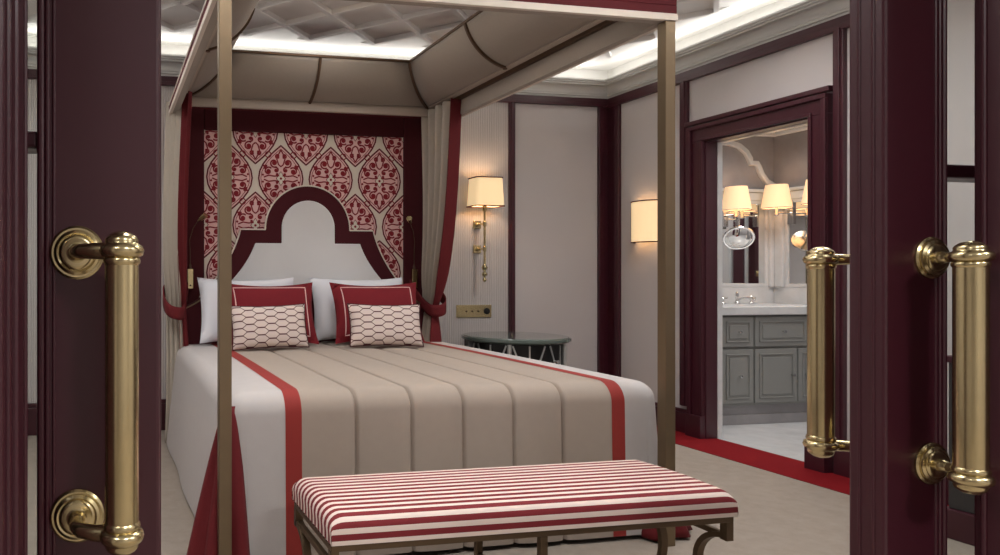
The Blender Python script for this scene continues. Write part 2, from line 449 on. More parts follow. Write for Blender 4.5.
# ------------------------------------------------------------------ four-poster bed
HY = 4.88
PXL, PXR, PYF, PYB = .433, 2.350, 2.611, 4.79
bed = thing('canopy_bed', (1.39, 3.7, 0), 'king size canopy bed with satin bronze posts and a taupe coved canopy edged in red', 'bed')
for x in (PXL, PXR):
    for y in (PYF,):
        MB().box(x-.024, x+.024, y-.024, y+.024, 0, 2.235).build('post', 'bronze', bed, smooth=0, bevel=.003)
OX0, OX1, OY0, OY1 = PXL-.027, PXR+.027, PYF-.027, PYB+.03
ZV0, ZV1 = 2.235, 2.306
def ring4(i, z): return [(OX0+i, OY0+i, z), (OX1-i, OY0+i, z), (OX1-i, OY1-i, z), (OX0+i, OY1-i, z)]
YW = HY-.024
def u3(i, z): return [(OX0+i, YW, z), (OX0+i, OY0+i, z), (OX1-i, OY0+i, z), (OX1-i, YW, z)]
def uframe(i0, i1, z0, z1):
    b = MB(); b.loft([u3(i0, z0), u3(i0, z1), u3(i1, z1), u3(i1, z0)], closed=False, cap=False, loop=True)
    for k in (0, 3): b.face([b.v(u3(i, z)[k]) for i, z in ((i0, z0), (i0, z1), (i1, z1), (i1, z0))])
    return b
# valance: red outside over a cream lower band, taupe lining inside, open to the headboard
val = uframe(.0, .016, ZV0+.028, ZV1-.008).build('valance', 'redval', bed, smooth=0, weld=True)
uframe(-.003, .016, ZV0, ZV0+.0278).build('valance_band', 'creamtrim', val, smooth=0, weld=True)
for x0, x1 in ((OX0-.003, OX0+.016), (OX1-.016, OX1+.003)):
    MB().box(x0, x1, OY0+.017, YW, ZV1-.0078, ZV1+.004).build('valance_piping', 'creamtrim', val, smooth=0)
MB().box(OX0-.001, OX1+.001, OY0-.001, OY0+.016, ZV1-.0079, 2.375).build('front_valance', 'redval', val, smooth=0, bevel=.004)
uframe(.0162, .054, ZV0+.002, ZV0+.095).build('valance_lining', 'canopy', bed, smooth=0, weld=True)
b = MB(); b.loft([ring4(.054, ZV0+.095), ring4(.054, ZV0+.122), ring4(.075, ZV0+.122), ring4(.075, ZV0+.095)], cap=False, loop=True)
b.build('track_shadow_bar', 'darkbronze', bed, smooth=0, bevel=.002)  # dark bar stands in for the shadow gap of the curtain track recess
b = MB(); b.loft([ring4(.052, ZV0+.118), ring4(.052, ZV0+.130), ring4(.118, ZV0+.130), ring4(.118, ZV0+.118)], cap=False, loop=True)
b.build('canopy_ring', 'ringfab', bed, smooth=0, bevel=.002)
MB().box(OX0+.056, OX1-.056, OY1-.125, OY1-.095, 2.298, ZV0+.1178).build('canopy_rail', 'ringfab', bed, smooth=0, bevel=.004)
# coved panels
ZO = 2.60
def cove(t):            # t 0 bottom .. 1 top -> (inset, z)
    a = t*PI/2
    ins = .112 + .25*(.35*t+.65*math.sin(a)); z = ZV0+.128 + (ZO-ZV0-.128)*(.35*t+.65*(1-math.cos(a)))
    return ins, z
NT_ = 12
for side in range(4):
    rows = []
    for k in range(NT_+1):
        i, z = cove(k/NT_); r4 = ring4(i, z)
        p, q = Vector(r4[side]), Vector(r4[(side+1) % 4])
        rows.append([p.lerp(q, j/8) for j in range(9)])
    b = MB(); b.grid(rows); o = b.build('canopy_panel', 'canopy', bed, smooth=60, solid=.006)
for side in range(4):
    rows = []
    for ins, z in [(.004, ZV1+.002), (.05, 2.345), (.10, ZV0+.136)]+[(cove(k/NT_)[0]-.008, cove(k/NT_)[1]+.012) for k in range(1, NT_+1)]:
        r4 = ring4(ins, z); rows.append([Vector(r4[side]).lerp(Vector(r4[(side+1) % 4]), j/6) for j in range(7)])
    b = MB(); b.grid(rows); b.build('canopy_outer_panel', 'redval', bed, smooth=60)
def rib(f0):
    pts = []
    for k in range(NT_+1): 
        i, z = cove(k/NT_); pts.append(f0(i, z))
    return pts
ctr = Vector((1.39, 3.7, 0))
def add_rib(pts, side):
    b = MB(); b.bar(pts, .018, .014, side); b.tube([Vector(pts[0])+Vector((0,0,-.012)), Vector(pts[0])+Vector((0,0,.004))], .012, n=8)
    b.build('canopy_rib', 'darkbronze', bed, smooth=40)
xm, ym = (OX0+OX1)/2-.01, 3.70
add_rib(rib(lambda i, z: (OX1-i-.006, ym, z-.006)), (0,1,0)); add_rib(rib(lambda i, z: (OX0+i+.006, ym, z-.006)), (0,1,0))
add_rib(rib(lambda i, z: (xm, OY1-i-.006, z-.006)), (1,0,0)); add_rib(rib(lambda i, z: (xm, OY0+i+.006, z-.006)), (1,0,0))
for sx, sy in ((0,0),(1,0),(1,1),(0,1)):
    add_rib(rib(lambda i, z: ((OX1-i-.004) if sx else (OX0+i+.004), (OY1-i-.004) if sy else (OY0+i+.004), z-.006)), (1, -1 if sx == sy else 1, 0))
it, zt = cove(1)
b = MB(); b.loft([ring4(it-.012, zt-.004), ring4(it-.012, zt+.014), ring4(it+.008, zt+.014), ring4(it+.008, zt-.004)], cap=False, loop=True)
b.build('canopy_top_rim', 'darkbronze', bed, smooth=0, bevel=.003)
# bed base, mattress, low upholstered headboard
BX0, BX1, BY0, BY1 = .50, 2.26, 2.76, 4.74
MB().box(BX0+.03, BX1-.03, BY0+.03, BY1, .06, .36).build('bed_base', 'redvelvet', bed, smooth=0, bevel=.01)
MB().box(BX0+.01, BX1-.01, BY0+.01, BY1, .36, .615).build('mattress', 'white', bed, smooth=0, bevel=.04)
def low_board(o=0, nn=10):
    L = [(.50, .30), (.50+0, .96)]
    pts = [(PXL+.03, .30), (PXL+.03, .93-o)]
    for k in range(1, nn+1):
        t = k/nn; pts.append((PXL+.03+.22*t, .93+.12*(t**1.6)-o))
    right = [(2*1.39-x, z) for x, z in reversed(pts)]
    return pts+right
b = MB(); b.prism(low_board(), PYB-.05, PYB+.02); lb = b.build('low_headboard', 'redvelvet', bed, smooth=30, bevel=.008)
b = MB(); b.tube([(x+(.006 if x < 1.39 else -.006), PYB-.054, z-.008) for x, z in low_board()], .006, n=8); b.build('piping', 'bronze', lb)

# ------------------------------------------------------------------ tall patterned headboard on the wall
HY = 4.88
HC = 1.407
hb = thing('headboard', (HC, HY+.1, 0), 'tall wall headboard with red medallion fabric and a pale keyhole arch', 'headboard')
hx0, hx1, px0, px1, pz1, hz1 = .535, 2.325, .663, 2.151, 2.175, 2.43
MB().box(hx0+.01, hx1-.01, HY+.03, YB-.03, .24, hz1).build('backing', 'redvelvet', hb, smooth=0)
b = MB(); b.box(hx0, px0, HY-.022, HY+.03, .24, hz1).box(px1, hx1, HY-.022, HY+.03, .24, hz1).box(px0, px1, HY-.022, HY+.03, pz1, hz1)
b.build('frame', 'redvelvet', hb, smooth=0, bevel=.010, seg=3)
# patterned panel: ivory ground with applied medallions
b = MB()
def ogee(cx, cz, w, h, n=14):
    pts = []
    for s in (1, -1):
        seq = []
        for k in range(n+1):
            t = k/n                                   # 0 top tip -> 1 bottom tip
            ze = math.cos(PI*t); u = max(0, 1-ze*ze)
            seq.append((cx+s*w*(u**1.08), cz+h*ze))
        pts += seq if s == 1 else list(reversed(seq))[1:-1]
    return pts
def flat(poly, y, mi):
    b.mi = mi; b.face([b.v((x, y, z)) for x, z in poly])
def ribbon(pts, w, y, mi, closed=False):
    b.mi = mi; k = len(pts); A = []
    for i, p in enumerate(pts):
        p = Vector(p); q0 = Vector(pts[i-1] if (closed or i > 0) else pts[0]); q1 = Vector(pts[(i+1) % k] if (closed or i < k-1) else pts[-1])
        d = q1-q0
        if d.length < 1e-9: d = Vector((1, 0))
        d.normalize(); n = Vector((-d.y, d.x))*w/2
        A.append((b.v((p.x+n.x, y, p.y+n.y)), b.v((p.x-n.x, y, p.y-n.y))))
    for i in range(k if closed else k-1):
        a, c = A[i], A[(i+1) % k]; b.face([a[0], a[1], c[1], c[0]])
def disc(cx, cz, r, y, mi, n=12): flat([(cx+r*math.cos(2*PI*i/n), cz+r*math.sin(2*PI*i/n)) for i in range(n)], y, mi)
def spiral(cx, cz, r, a0, turns, sg):
    return [(cx+r*(1-.72*i/16)*math.cos(a0+sg*2*PI*turns*i/16), cz+r*(1-.72*i/16)*math.sin(a0+sg*2*PI*turns*i/16)) for i in range(17)]
def medallion(cx, cz):
    W, Hh = .163, .236
    flat(ogee(cx, cz, W, Hh), HY-.001, 1)
    ribbon(ogee(cx, cz, W, Hh), .011, HY-.0022, 3, True)
    ribbon(ogee(cx, cz, W*.90, Hh*.90), .0045, HY-.0018, 2, True)
    y = HY-.0026
    for sx in (1, -1):
        for sz in (1, -1):
            for (u, v, r, a0, tn, sg) in ((.050, .110, .032, -2.2, 1.15, 1), (.092, .052, .030, 2.4, 1.1, -1), (.036, .060, .020, 1.2, .9, 1), (.024, .160, .016, -1.0, .9, 1), (.112, .088, .014, .6, .9, -1)):
                pts = [(cx+sx*x, cz+sz*z) for x, z in spiral(u, v, r, a0, tn, sg)]
                ribbon(pts, .0115, y, 2)
                disc(cx+sx*(u), cz+sz*v, r*.50, y-.0003, 2)
            ribbon([(cx+sx*x, cz+sz*z) for x, z in ((.0, .205), (.022, .165), (.03, .14), (.018, .10), (0, .085))], .010, y, 2)
            ribbon([(cx+sx*x, cz+sz*z) for x, z in ((.012, .02), (.05, .016), (.09, .022), (.125, .008))], .010, y, 2)
            disc(cx+sx*.118, cz+sz*.075, .010, y-.0003, 2); disc(cx+sx*.02, cz+sz*.15, .009, y-.0003, 2)
            disc(cx+sx*.132, cz+sz*.025, .008, y-.0003, 2); disc(cx+sx*.028, cz+sz*.03, .010, y-.0003, 2)
    flat([(cx-.034, cz), (cx, cz-.05), (cx+.034, cz), (cx, cz+.05)], y+.0006, 4)
    ribbon([(cx-.034, cz), (cx, cz-.05), (cx+.034, cz), (cx, cz+.05)], .006, y, 2, True)
    disc(cx, cz, .009, y-.0003, 2)
b.mi = 0
b.box(px0-.02, px1+.02, HY, HY+.03, .24, pz1+.02)
PX, PZ = .3733, .3375
for r_ in range(-1, 5):
    cz = 2.186-PZ*r_
    off = 0 if r_ % 2 else .5
    for c_ in range(-3, 5):
        cx = 1.2185+PX*(c_+off)
        if px0-.2 < cx < px1+.2 and cz > .75: medallion(cx, cz)
# little rings where medallions meet
for r_ in range(-1, 9):
    for c_ in range(-6, 10):
        cx = 1.2185+PX*(c_*.5+.25); cz = 2.018-PZ*(r_-1)
        b.mi = 2
        if px0-.1 < cx < px1+.1 and .8 < cz:
            ribbon([(cx+.021*math.cos(2*PI*i/14), cz+.021*math.sin(2*PI*i/14)) for i in range(14)], .008, HY-.003, 2, True); disc(cx, cz, .007, HY-.003, 1)
for co, no in (((px0-.005, 0, 0), (-1, 0, 0)), ((px1+.005, 0, 0), (1, 0, 0)), ((0, 0, pz1+.005), (0, 0, 1))):
    bmesh.ops.bisect_plane(b.bm, geom=b.bm.verts[:]+b.bm.edges[:]+b.bm.faces[:], plane_co=co, plane_no=no, clear_outer=True)
pan = b.build('patterned_panel', ['ivory', 'pink', 'pattred', 'pattdark', 'ivory'], hb, smooth=0, fixn=False)
# arch outline
def arch_poly(dw, zs, ra, zc, xs, zb, xb=0, n=20):
    """half outline mirrored: bottom flare -> shoulder -> semicircle"""
    right = []
    for k in range(15):                               # flare: steep at the shoulder, spreading at the foot
        z = zb+(zs-zb)*k/14; sv = zs-z; right.append((xs+dw[0]*sv+dw[1]*sv*sv, z))
    right.append((ra, zs))
    a0 = math.asin(max(-1, min(1, (zs-zc)/ra))) if zs > zc else 0
    for k in range(n+1):
        a = a0+(PI/2-a0)*k/n
        right.append((ra*math.cos(a), zc+ra*math.sin(a)))
    left = [(-x, z) for x, z in reversed(right[:-1])]
    return [(HC+x, z) for x, z in right+left]
outer = arch_poly((.25, .75), 1.478, .312, 1.482, .490, 1.0, 0)
inner = arch_poly((.35, 1.1), 1.382, .196, 1.492, .388, .98, 0)
b = MB(); b.prism(outer, HY-.05, HY-.004); ab = b.build('arch_border', 'redvelvet', hb, smooth=30, bevel=.006)
b = MB(); b.tube([(x, HY-.044, z) for x, z in outer], .0075, n=8); b.build('piping', 'ivory', ab)
b = MB(); b.prism(inner, HY-.062, HY-.049); b.build('arch_panel', 'hbwhite', hb, smooth=30, bevel=.005)

# ------------------------------------------------------------------ bedspread
ZTOP, RB = .682, .085
EX0, EX1, EY0 = .450, 2.410, 2.690            # outline of the drop
SEAMS = [.99, 1.23, 1.46, 1.69, 1.92]
def crown(x, y):
    u = (x-1.38)/.92; v = max(0, min(1, (y-2.75)/2.0))
    return .010*(1-abs(u)**2.4) + .005*math.sin(v*PI)
def drop(d, flare=.0):
    """arc length d beyond the top edge -> (outward, down)"""
    q = RB*PI/2
    if d <= q: return RB*math.sin(d/RB), RB*(1-math.cos(d/RB))
    return RB+flare*(d-q), RB+(d-q)
DMAX = RB*PI/2+ZTOP-RB-.022
def quilt(x):
    s = 0
    for e in SEAMS:
        s -= .016*math.exp(-((x-e)/.0065)**2)+.008*math.exp(-((x-e)/.035)**2)
    return s
def P_top(x, y): return Vector((x, y, ZTOP+crown(x, y)))
def path_foot(x, dd, q=0):
    o, dn = drop(dd, .02); a = min(dd/RB, PI/2)
    z = ZTOP+crown(x, EY0+RB)*(1 if dd <= 0 else max(0, 1-dd/(RB*2)))-dn
    wob = .004*math.sin(x*9)*max(0, dd-.15)
    return Vector((x, EY0+RB-o-q*math.sin(a)+wob, z+q*math.cos(a)))
ND = 26
DS = [RB*PI/2*k/10 for k in range(1, 11)]+[RB*PI/2+(DMAX-RB*PI/2)*(k/14) for k in range(1, 15)]
YTOP = [4.76-(4.76-(EY0+RB))*k/40 for k in range(41)]
spread = thing('bedspread', (1.38, 3.7, .02), 'quilted sand bedspread with brick red bands and cream sides, draped over the bed', 'bedspread')
def strip(name, xs, matn, q=True, lift=0):
    b = MB(); rows = []
    for x in xs:
        qq = (quilt(x) if q else 0)+lift
        row = [P_top(x, y)+Vector((0, 0, qq)) for y in YTOP]
        row += [path_foot(x, d, qq) for d in DS]
        rows.append(row)
    b.grid(rows); return b.build(name, matn, spread, smooth=70)
def frange(a, c, n): return [a+(c-a)*k/n for k in range(n+1)]
xs = []
for a, c in zip([.755]+SEAMS, SEAMS+[2.15]):
    xs += [a+(c-a)*t for t in (0, .012, .025, .04, .06, .1, .16, .25, .4, .6, .75, .84, .9, .94, .96, .975, .988)]
xs.append(2.15)
strip('quilted_panel', xs, 'bedtan')
strip('band', frange(.690, .757, 4), 'bandred', False, .0015); strip('band', frange(2.148, 2.212, 4), 'bandred', False, .0015)
def side(sgn):
    ex = EX0 if sgn < 0 else EX1; b = MB(); rows = []
    flat_x = frange(.692, EX0+RB, 5) if sgn < 0 else frange(2.210, EX1-RB, 4)
    strip_rows = []
    for x in flat_x: strip_rows.append([P_top(x, y) for y in YTOP]+[path_foot(x, d) for d in DS])
    b.grid(strip_rows)
    cx = flat_x[-1]
    side_rows = []
    for y in YTOP:
        row = [P_top(cx, y)]
        for d in DS:
            o, dn = drop(d, .10 if sgn < 0 else .04)
            wob = .010*math.sin(y*7+1)*max(0, d-.12)
            row.append(Vector((cx+sgn*(o+wob), y, ZTOP+crown(cx, y)*max(0, 1-d/(RB*2))-dn)))
        side_rows.append(row)
    # round the corner
    cy = EY0+RB
    for k in range(1, 9):
        a = R(90*k/8); row = [P_top(cx, cy)]
        for d in DS:
            o, dn = drop(d, .07*(1-k/8)+.02); row.append(Vector((cx+sgn*o*math.cos(a), cy-o*math.sin(a), ZTOP+crown(cx, cy)*max(0, 1-d/(RB*2))-dn)))
        side_rows.append(row)
    b.grid(side_rows)
    b.build('side_cover', 'bedcream', spread, smooth=70, weld=True)
    # red kick pleat opening at the corner
    b = MB(); rows = []
    apex = Vector((cx+sgn*RB*.72, cy-RB*.72, ZTOP-.045 if sgn < 0 else .34))
    N = 26
    for i in range(13):
        t = i/12; row = []
        for j in range(N+1):
            u = j/N; a = R(-28+146*u)
            rad = .030+((.125 if sgn < 0 else .115)+.03*math.sin(PI*u))*t**.85 + .026*t*math.cos(u*2*PI*3.5)
            row.append(Vector((cx+sgn*(.052 if sgn < 0 else .03)+sgn*rad*math.cos(a)*(.98 if sgn < 0 else 1.2), cy-(.040 if sgn < 0 else .02)-rad*math.sin(a)*.72, apex.z-(apex.z-.012)*t)))
        rows.append(row)
    b.grid(rows); b.build('corner_pleat', 'redfab', spread, smooth=70, solid=.005)
side(-1); side(1)

# ------------------------------------------------------------------ pillows
def pillow_mesh(w, h, t, ear=.05, n=22, edge=0.0, sag=0.0):
    """rows for front and back; base at z=0, front towards -Y"""
    def pt(u, v, s):
        x = u*w/2*(1-ear*.6*(1-v*v)*abs(u)**2); z = v*h/2*(1-ear*(1-u*u)*abs(v)**2)
        k = max(0, 1-abs(u)**2.6)*max(0, 1-abs(v)**2.6)
        y = s*t/2*(k**.5 if edge == 0 else max(0, (k-edge)/(1-edge))**.5)
        z -= sag*math.exp(-(u/.6)**2)*max(0, v)
        return Vector((x, y, z+h/2))
    g = [-1+2*i/n for i in range(n+1)]
    return pt, g
def add_pillow(b, w, h, t, **kw):
    pt, g = pillow_mesh(w, h, t, **kw)
    for s in (-1, 1): b.grid([[pt(u, v, s) for u in g] for v in g])
    return pt
def border_pts(pt, k, s, dy):
    seq = []
    n = 16
    for i in range(n): seq.append((-k+2*k*i/n, -k))
    for i in range(n): seq.append((k, -k+2*k*i/n))
    for i in range(n): seq.append((k-2*k*i/n, k))
    for i in range(n): seq.append((-k, k-2*k*i/n))
    return [pt(u, v, s)+Vector((0, dy, 0)) for u, v in seq]
ZB = ZTOP+.022
def white_pillow(loc, rot, label, src=None):
    o = thing('pillow', loc, label, 'pillow', 'white pillows against the headboard', rot)
    b = local(MB()); pt = add_pillow(b, .68, .45, .17, ear=.10); b.build('pillow_case', 'white', o, smooth=80, weld=True)
    return o
white_pillow((.935, 4.60, ZB), (R(-14), 0, R(2)), 'plain white pillow standing behind the red cushion with the bed post in front of it')
white_pillow((1.72, 4.60, ZB), (R(-14), 0, R(-2)), 'plain white pillow standing behind the red cushion on the nightstand side')
def red_cushion(loc, rot, label):
    o = thing('cushion', loc, label, 'cushion', 'large red cushions', rot)
    b = local(MB()); pt = add_pillow(b, .62, .43, .16, ear=.13, edge=.10); body = b.build('cushion_cover', 'cushionred', o, smooth=80, weld=True)
    b = local(MB()); b.tube(border_pts(pt, .80, -1, -.001), .0035, n=6, loop=True)
    c = b.build('piping', 'pink', o)
    return o
red_cushion((1.045, 4.385, ZB), (R(-20), 0, R(1)), 'red piped cushion behind the patterned one, crossed by the front bed post')
red_cushion((1.775, 4.385, ZB), (R(-20), 0, R(-2)), 'red piped cushion behind the patterned one, nearer the taupe curtain and nightstand')
def lumbar(loc, rot, label):
    o = thing('lumbar_cushion', loc, label, 'cushion', 'small patterned cushions', rot)
    b = local(MB()); pt = add_pillow(b, .49, .275, .12, ear=.08); b.build('cushion_cover', 'chain', o, smooth=80, weld=True)
    b = local(MB()); b.tube(border_pts(pt, 1.0, -1, 0), .0042, n=6, loop=True); b.build('piping', 'redtrim', o)
    return o
lumbar((.985, 4.185, ZB), (R(-15), R(-1), R(3)), 'small cream cushion with dark chain pattern, beside the front bed post')
lumbar((1.738, 4.185, ZB), (R(-15), R(1), R(-1)), 'small cream cushion with dark chain pattern, nearer the nightstand')

# ------------------------------------------------------------------ bed curtains
def bed_curtain(sgn, label):
    X0 = PXR-.052 if sgn > 0 else PXL+.01
    root = thing('bed_curtain', (X0, 4.5, 0), label, 'curtain', 'tied bed curtains')
    ZTOPC, ZTIE, ZBOT = ZV0+.093, .93, .02
    YK = 4.800                                        # back edge
    def width(z):
        if z > ZTIE:
            t = (z-ZTIE)/(ZTOPC-ZTIE); return .15+(.50-.15)*(t**.62)
        t = (ZTIE-z)/(ZTIE-ZBOT); return .15+.09*t**.7
    def row(z, u0, u1, n, dx=0):
        w = width(z)*(1 if sgn > 0 else .72); out = []
        tie = math.exp(-((z-ZTIE)/.16)**2)
        for j in range(n+1):
            u = u0+(u1-u0)*j/n
            amp = (.054 if sgn > 0 else .020)*(1-.45*tie)
            x = X0+amp*math.sin(u*2*PI*4.6+.4)-sgn*.01+sgn*.012*math.sin((z-1)*3)+(0 if sgn > 0 else -.072+.13*u)
            y = YK-w*u+.012*math.cos(u*2*PI*4.6+.4)*(.55-w)*2
            out.append(Vector((x+dx, y, z)))
        return out
    zs = frange(ZTOPC, ZBOT, 44)
    b = MB(); b.grid([row(z, 0, .91 if sgn > 0 else .78, 90) for z in zs]); b.build('drape', 'curtain', root, smooth=70, solid=.004)
    b = MB(); b.grid([row(z, .91 if sgn > 0 else .78, 1.0, 14) for z in zs]); b.build('red_border', 'redfab', root, smooth=70, solid=.006)
    # tieback: sash slung from the wall side round the gathered curtain
    knots = [(-.105, 4.850, 1.085), (-.088, 4.78, 1.01), (-.066, 4.70, .945), (-.050, 4.63, .91), (-.01, 4.595, .905), (.045, 4.60, .925), (.075, 4.66, .97), (.070, 4.78, 1.04), (.02, 4.850, 1.085)]
    pts = []
    for i in range(len(knots)-1):
        p0, p1, p2, p3 = [Vector(knots[max(0, min(len(knots)-1, i+k))]) for k in (-1, 0, 1, 2)]
        for k in range(5):
            t = k/5
            pts.append(.5*((2*p1)+(p2-p0)*t+(2*p0-5*p1+4*p2-p3)*t*t+(3*p1-p0-3*p2+p3)*t**3))
    pts.append(Vector(knots[-1]))
    b = MB(); b.grid([[Vector((X0+sgn*p.x, p.y, p.z+h)) for h in (-.045, -.02, .012, .04)] for p in pts])
    b.build('tieback', 'redfab', root, smooth=60, solid=.008)
    return root
bed_curtain(1, 'taupe bed curtain with red edge, tied back near the brass wall lamp')
bed_curtain(-1, 'taupe bed curtain with red edge, tied back near the left door leaf')

# ------------------------------------------------------------------ reading lamps on the headboard
def reading_lamp(x, label, head):
    o = thing('reading_lamp', (x, HY-.03, 1.12), label, 'lamp', 'brass reading lamps on the headboard')
    y = HY-.022
    MB().box(x-.020, x+.020, y-.03, y, 1.06, 1.20).build('base', 'brass', o, smooth=0, bevel=.004)
    b = MB(); b.lathe([(.006, 0), (.006, -.006)], (x, y-.03, 1.085), 'Y', n=10); b.build('button', 'socketblack', o)
    b = MB(); b.lathe([(.010, 1.20), (.007, 1.225), (.0035, 1.235)], (x, y-.014, 0), n=10)
    pts = [(x, y-.014, 1.23), (x, y-.014, 1.32), (x+.003*head, y-.016, 1.40), (x-.012*head, y-.025, 1.48), (x-.036*head, y-.03, 1.535)]
    b.tube(pts, .0028, n=8); b.build('stem', 'darkbronze', o, smooth=50)
    b = MB(); p = Vector((x-.036*head, y-.03, 1.535)); q = p+Vector((-.03*head, -.045, .035)); 
    b.tube([p, p.lerp(q, .3), p.lerp(q, .35), q], [.008, .010, .017, .021], n=14); b.build('lamp_head', 'brass', o, smooth=40)
reading_lamp(.562, 'small brass reading lamp on the headboard frame next to the left bed curtain', -1.5)
reading_lamp(2.222, 'small brass reading lamp on the headboard frame next to the right bed curtain', 1)

# ------------------------------------------------------------------ bench
bench = thing('bench', (1.325, 2.15, 0), 'long bench with red and cream striped seat and bronze frame at the bed foot', 'bench')
NX0, NX1, NY0, NY1 = .636, 2.020, 1.945, 2.385
b = MB(); uvl = b.bm.loops.layers.uv.new('UVMap')
ZS0, ZS1, RS = .366, .450, .042
# cushion: cross-section rings (closed in YZ) lofted along X, with rounded ends
def sec(inset):
    y0, y1, z0, z1 = NY0+inset, NY1-inset, ZS0+inset*.0, ZS1-inset
    r = RS; pts = []
    pts += [(y0+r+ (y1-y0-2*r)*k/10, z1+.006*math.sin(PI*k/10)*(1 if inset < .02 else .4)) for k in range(11)]
    pts += [(y1-r+r*math.sin(R(a)), z1-r+r*math.cos(R(a))) for a in (18, 36, 54, 72, 90)]
    pts += [(y1, z0+.004)]
    pts += [(y0, z0+.004)]
    pts += [(y0+r-r*math.sin(R(a)), z1-r+r*math.cos(R(a))) for a in (90, 72, 54, 36, 18)]
    return pts
prof_e = [(0.0, RS), (.003, RS*.62), (.010, RS*.36), (.020, RS*.16), (.032, RS*.04), (.045, 0)]
stations = [(NX0+dx, ins) for dx, ins in prof_e]+[(NX0+.045+(NX1-NX0-.09)*k/20, 0) for k in range(1, 20)]+[(NX1-dx, ins) for dx, ins in reversed(prof_e)]
loop_pts = []
q = RS*PI/2; Wt = NY1-NY0-2*RS; Hd = ZS1-RS-ZS0
vrow = [RS+Wt*k/12 for k in range(13)]+[RS+Wt+RS*R(a) for a in (15, 30, 45, 60, 75, 90)]+[RS+Wt+q+Hd, RS-q-Hd]+[RS-RS*R(a) for a in (90, 75, 60, 45, 30, 15)]
def ring_at(x, ins, flat=None):
    y0, y1 = NY0, NY1; zz = ZS1-ins; r = max(.004, RS-ins); pts = []
    pts += [(y0+RS+(y1-y0-2*RS)*k/12, zz+.005*math.sin(PI*k/12)) for k in range(13)]
    pts += [(y1-RS+RS*math.sin(R(a)), zz-r+r*math.cos(R(a))) for a in (15, 30, 45, 60, 75, 90)]
    pts += [(y1, ZS0), (y0, ZS0)]
    pts += [(y0+RS-RS*math.sin(R(a)), zz-r+r*math.cos(R(a))) for a in (90, 75, 60, 45, 30, 15)]
    if flat is not None: pts = [(y, ZS0+(z-ZS0)*flat) for y, z in pts]
    return [(x, y, z) for y, z in pts]
loop_pts = [ring_at(NX0+.002, RS, f) for f in (.02, .5)]+[ring_at(x, ins) for x, ins in stations]+[ring_at(NX1-.002, RS, f) for f in (.5, .02)]
rs = b.loft(loop_pts)
PER = .0352
vmap = {}
for r_ in rs:
    for v_, vv in zip(r_, vrow): vmap[v_] = vv
for f in b.bm.faces:
    for lp in f.loops: lp[uvl].uv = (lp.vert.co.x, vmap[lp.vert]/PER+10.50)
b.build('seat_cushion', 'stripe', bench, smooth=50)
b = MB(); b.box(NX0+.004, NX1-.004, NY0+.012, NY1-.012, .342, .366); fr = b.build('seat_frame', 'benchbronze', bench, smooth=0, bevel=.003)
def leg_group(x, sy):
    yc = NY0+.028 if sy < 0 else NY1-.028
    b = MB(); w = .026
    b.box(x-w/2, x+w/2, yc-w/2, yc+w/2, .281, .342)
    y1 = yc-sy*.0
    pts = []
    # curl inward then down to the floor and out again
    R1 = .115
    for k in range(9):
        a = R(90*k/8); pts.append((x, yc-sy*(R1*math.sin(a)), .294-R1*(1-math.cos(a))))
    for k in range(1, 9):
        a = R(90*k/8); pts.append((x, yc-sy*(R1-.105*(1-math.cos(a))), .294-R1-.171*math.sin(a)))
    b.bar([Vector(p) for p in pts], .026, .018, (1, 0, 0))
    b.box(x-.018, x+.018, pts[-1][1]-.018, pts[-1][1]+.018, 0, .014)
    b.build('leg', 'benchbronze', bench, smooth=40)
for x in (NX0+.016, NX1-.016):
    leg_group(x, -1); leg_group(x, 1)
    MB().box(x-.009, x+.009, NY0+.04, NY1-.04, .284, .304).build('side_rail', 'benchbronze', bench, smooth=0, bevel=.003)
for y in (NY0+.028, NY1-.028):
    MB().box(1.332-.012, 1.332+.012, y-.012, y+.012, 0, .342).build('leg', 'benchbronze', bench, smooth=0, bevel=.003)
MB().box(1.323, 1.341, NY0+.04, NY1-.04, .12, .14).build('stretcher', 'benchbronze', bench, smooth=0, bevel=.003)

# ------------------------------------------------------------------ drum nightstand
NC = (3.005, 4.79); NR = .385; NZ = .705
ns = thing('nightstand', (NC[0], NC[1], 0), 'round black nightstand with silver lattice sides and smoked glass top', 'nightstand')
b = MB(); b.lathe([(NR*.86, .04), (NR*.88, .06), (NR*.88, NZ-.045), (NR*.86, NZ-.04)], (NC[0], NC[1], 0), n=64); b.build('body', 'blackglass', ns, smooth=30)
b = MB(); b.lathe([(NR*.9, NZ-.042), (NR*.97, NZ-.036), (NR, NZ-.026), (NR, NZ-.008), (NR*.985, NZ-.004), (NR*.96, NZ-.004), (NR*.955, NZ)], (NC[0], NC[1], 0), n=72); b.build('table_top', ['tabletop'], ns, smooth=30)
b = MB(); b.lathe([(NR*.90, 0), (NR*.90, .045), (NR*.86, .055)], (NC[0], NC[1], 0), n=48); b.build('plinth', 'steel', ns, smooth=30)
for k in range(8):
    a0, a1, a2 = [2*PI*(k+f)/8+.12 for f in (.08, .5, .92)]
    rr = NR*.885
    P = lambda a, z: Vector((NC[0]+rr*math.cos(a), NC[1]+rr*math.sin(a), z))
    b = MB()
    for s0, s1 in ((a0, a1-.05), (a2, a1+.05)):
        b.bar([P(s0+(s1-s0)*t, NZ-.05-.26*t) for t in (0, .2, .4, .6, .8, 1)], .011, .008, (0, 0, 1))
        b.bar([P(s1+(s0-s1)*t, NZ-.35-.26*t) for t in (0, .2, .4, .6, .8, 1)], .011, .008, (0, 0, 1))
    b.bar([P(a1, NZ-.05), P(a1, .07)], .010, .008, (-math.sin(a1), math.cos(a1), 0))
    b.build('lattice', 'steel', ns, smooth=0)
aP = math.atan2(-.84, -.25)
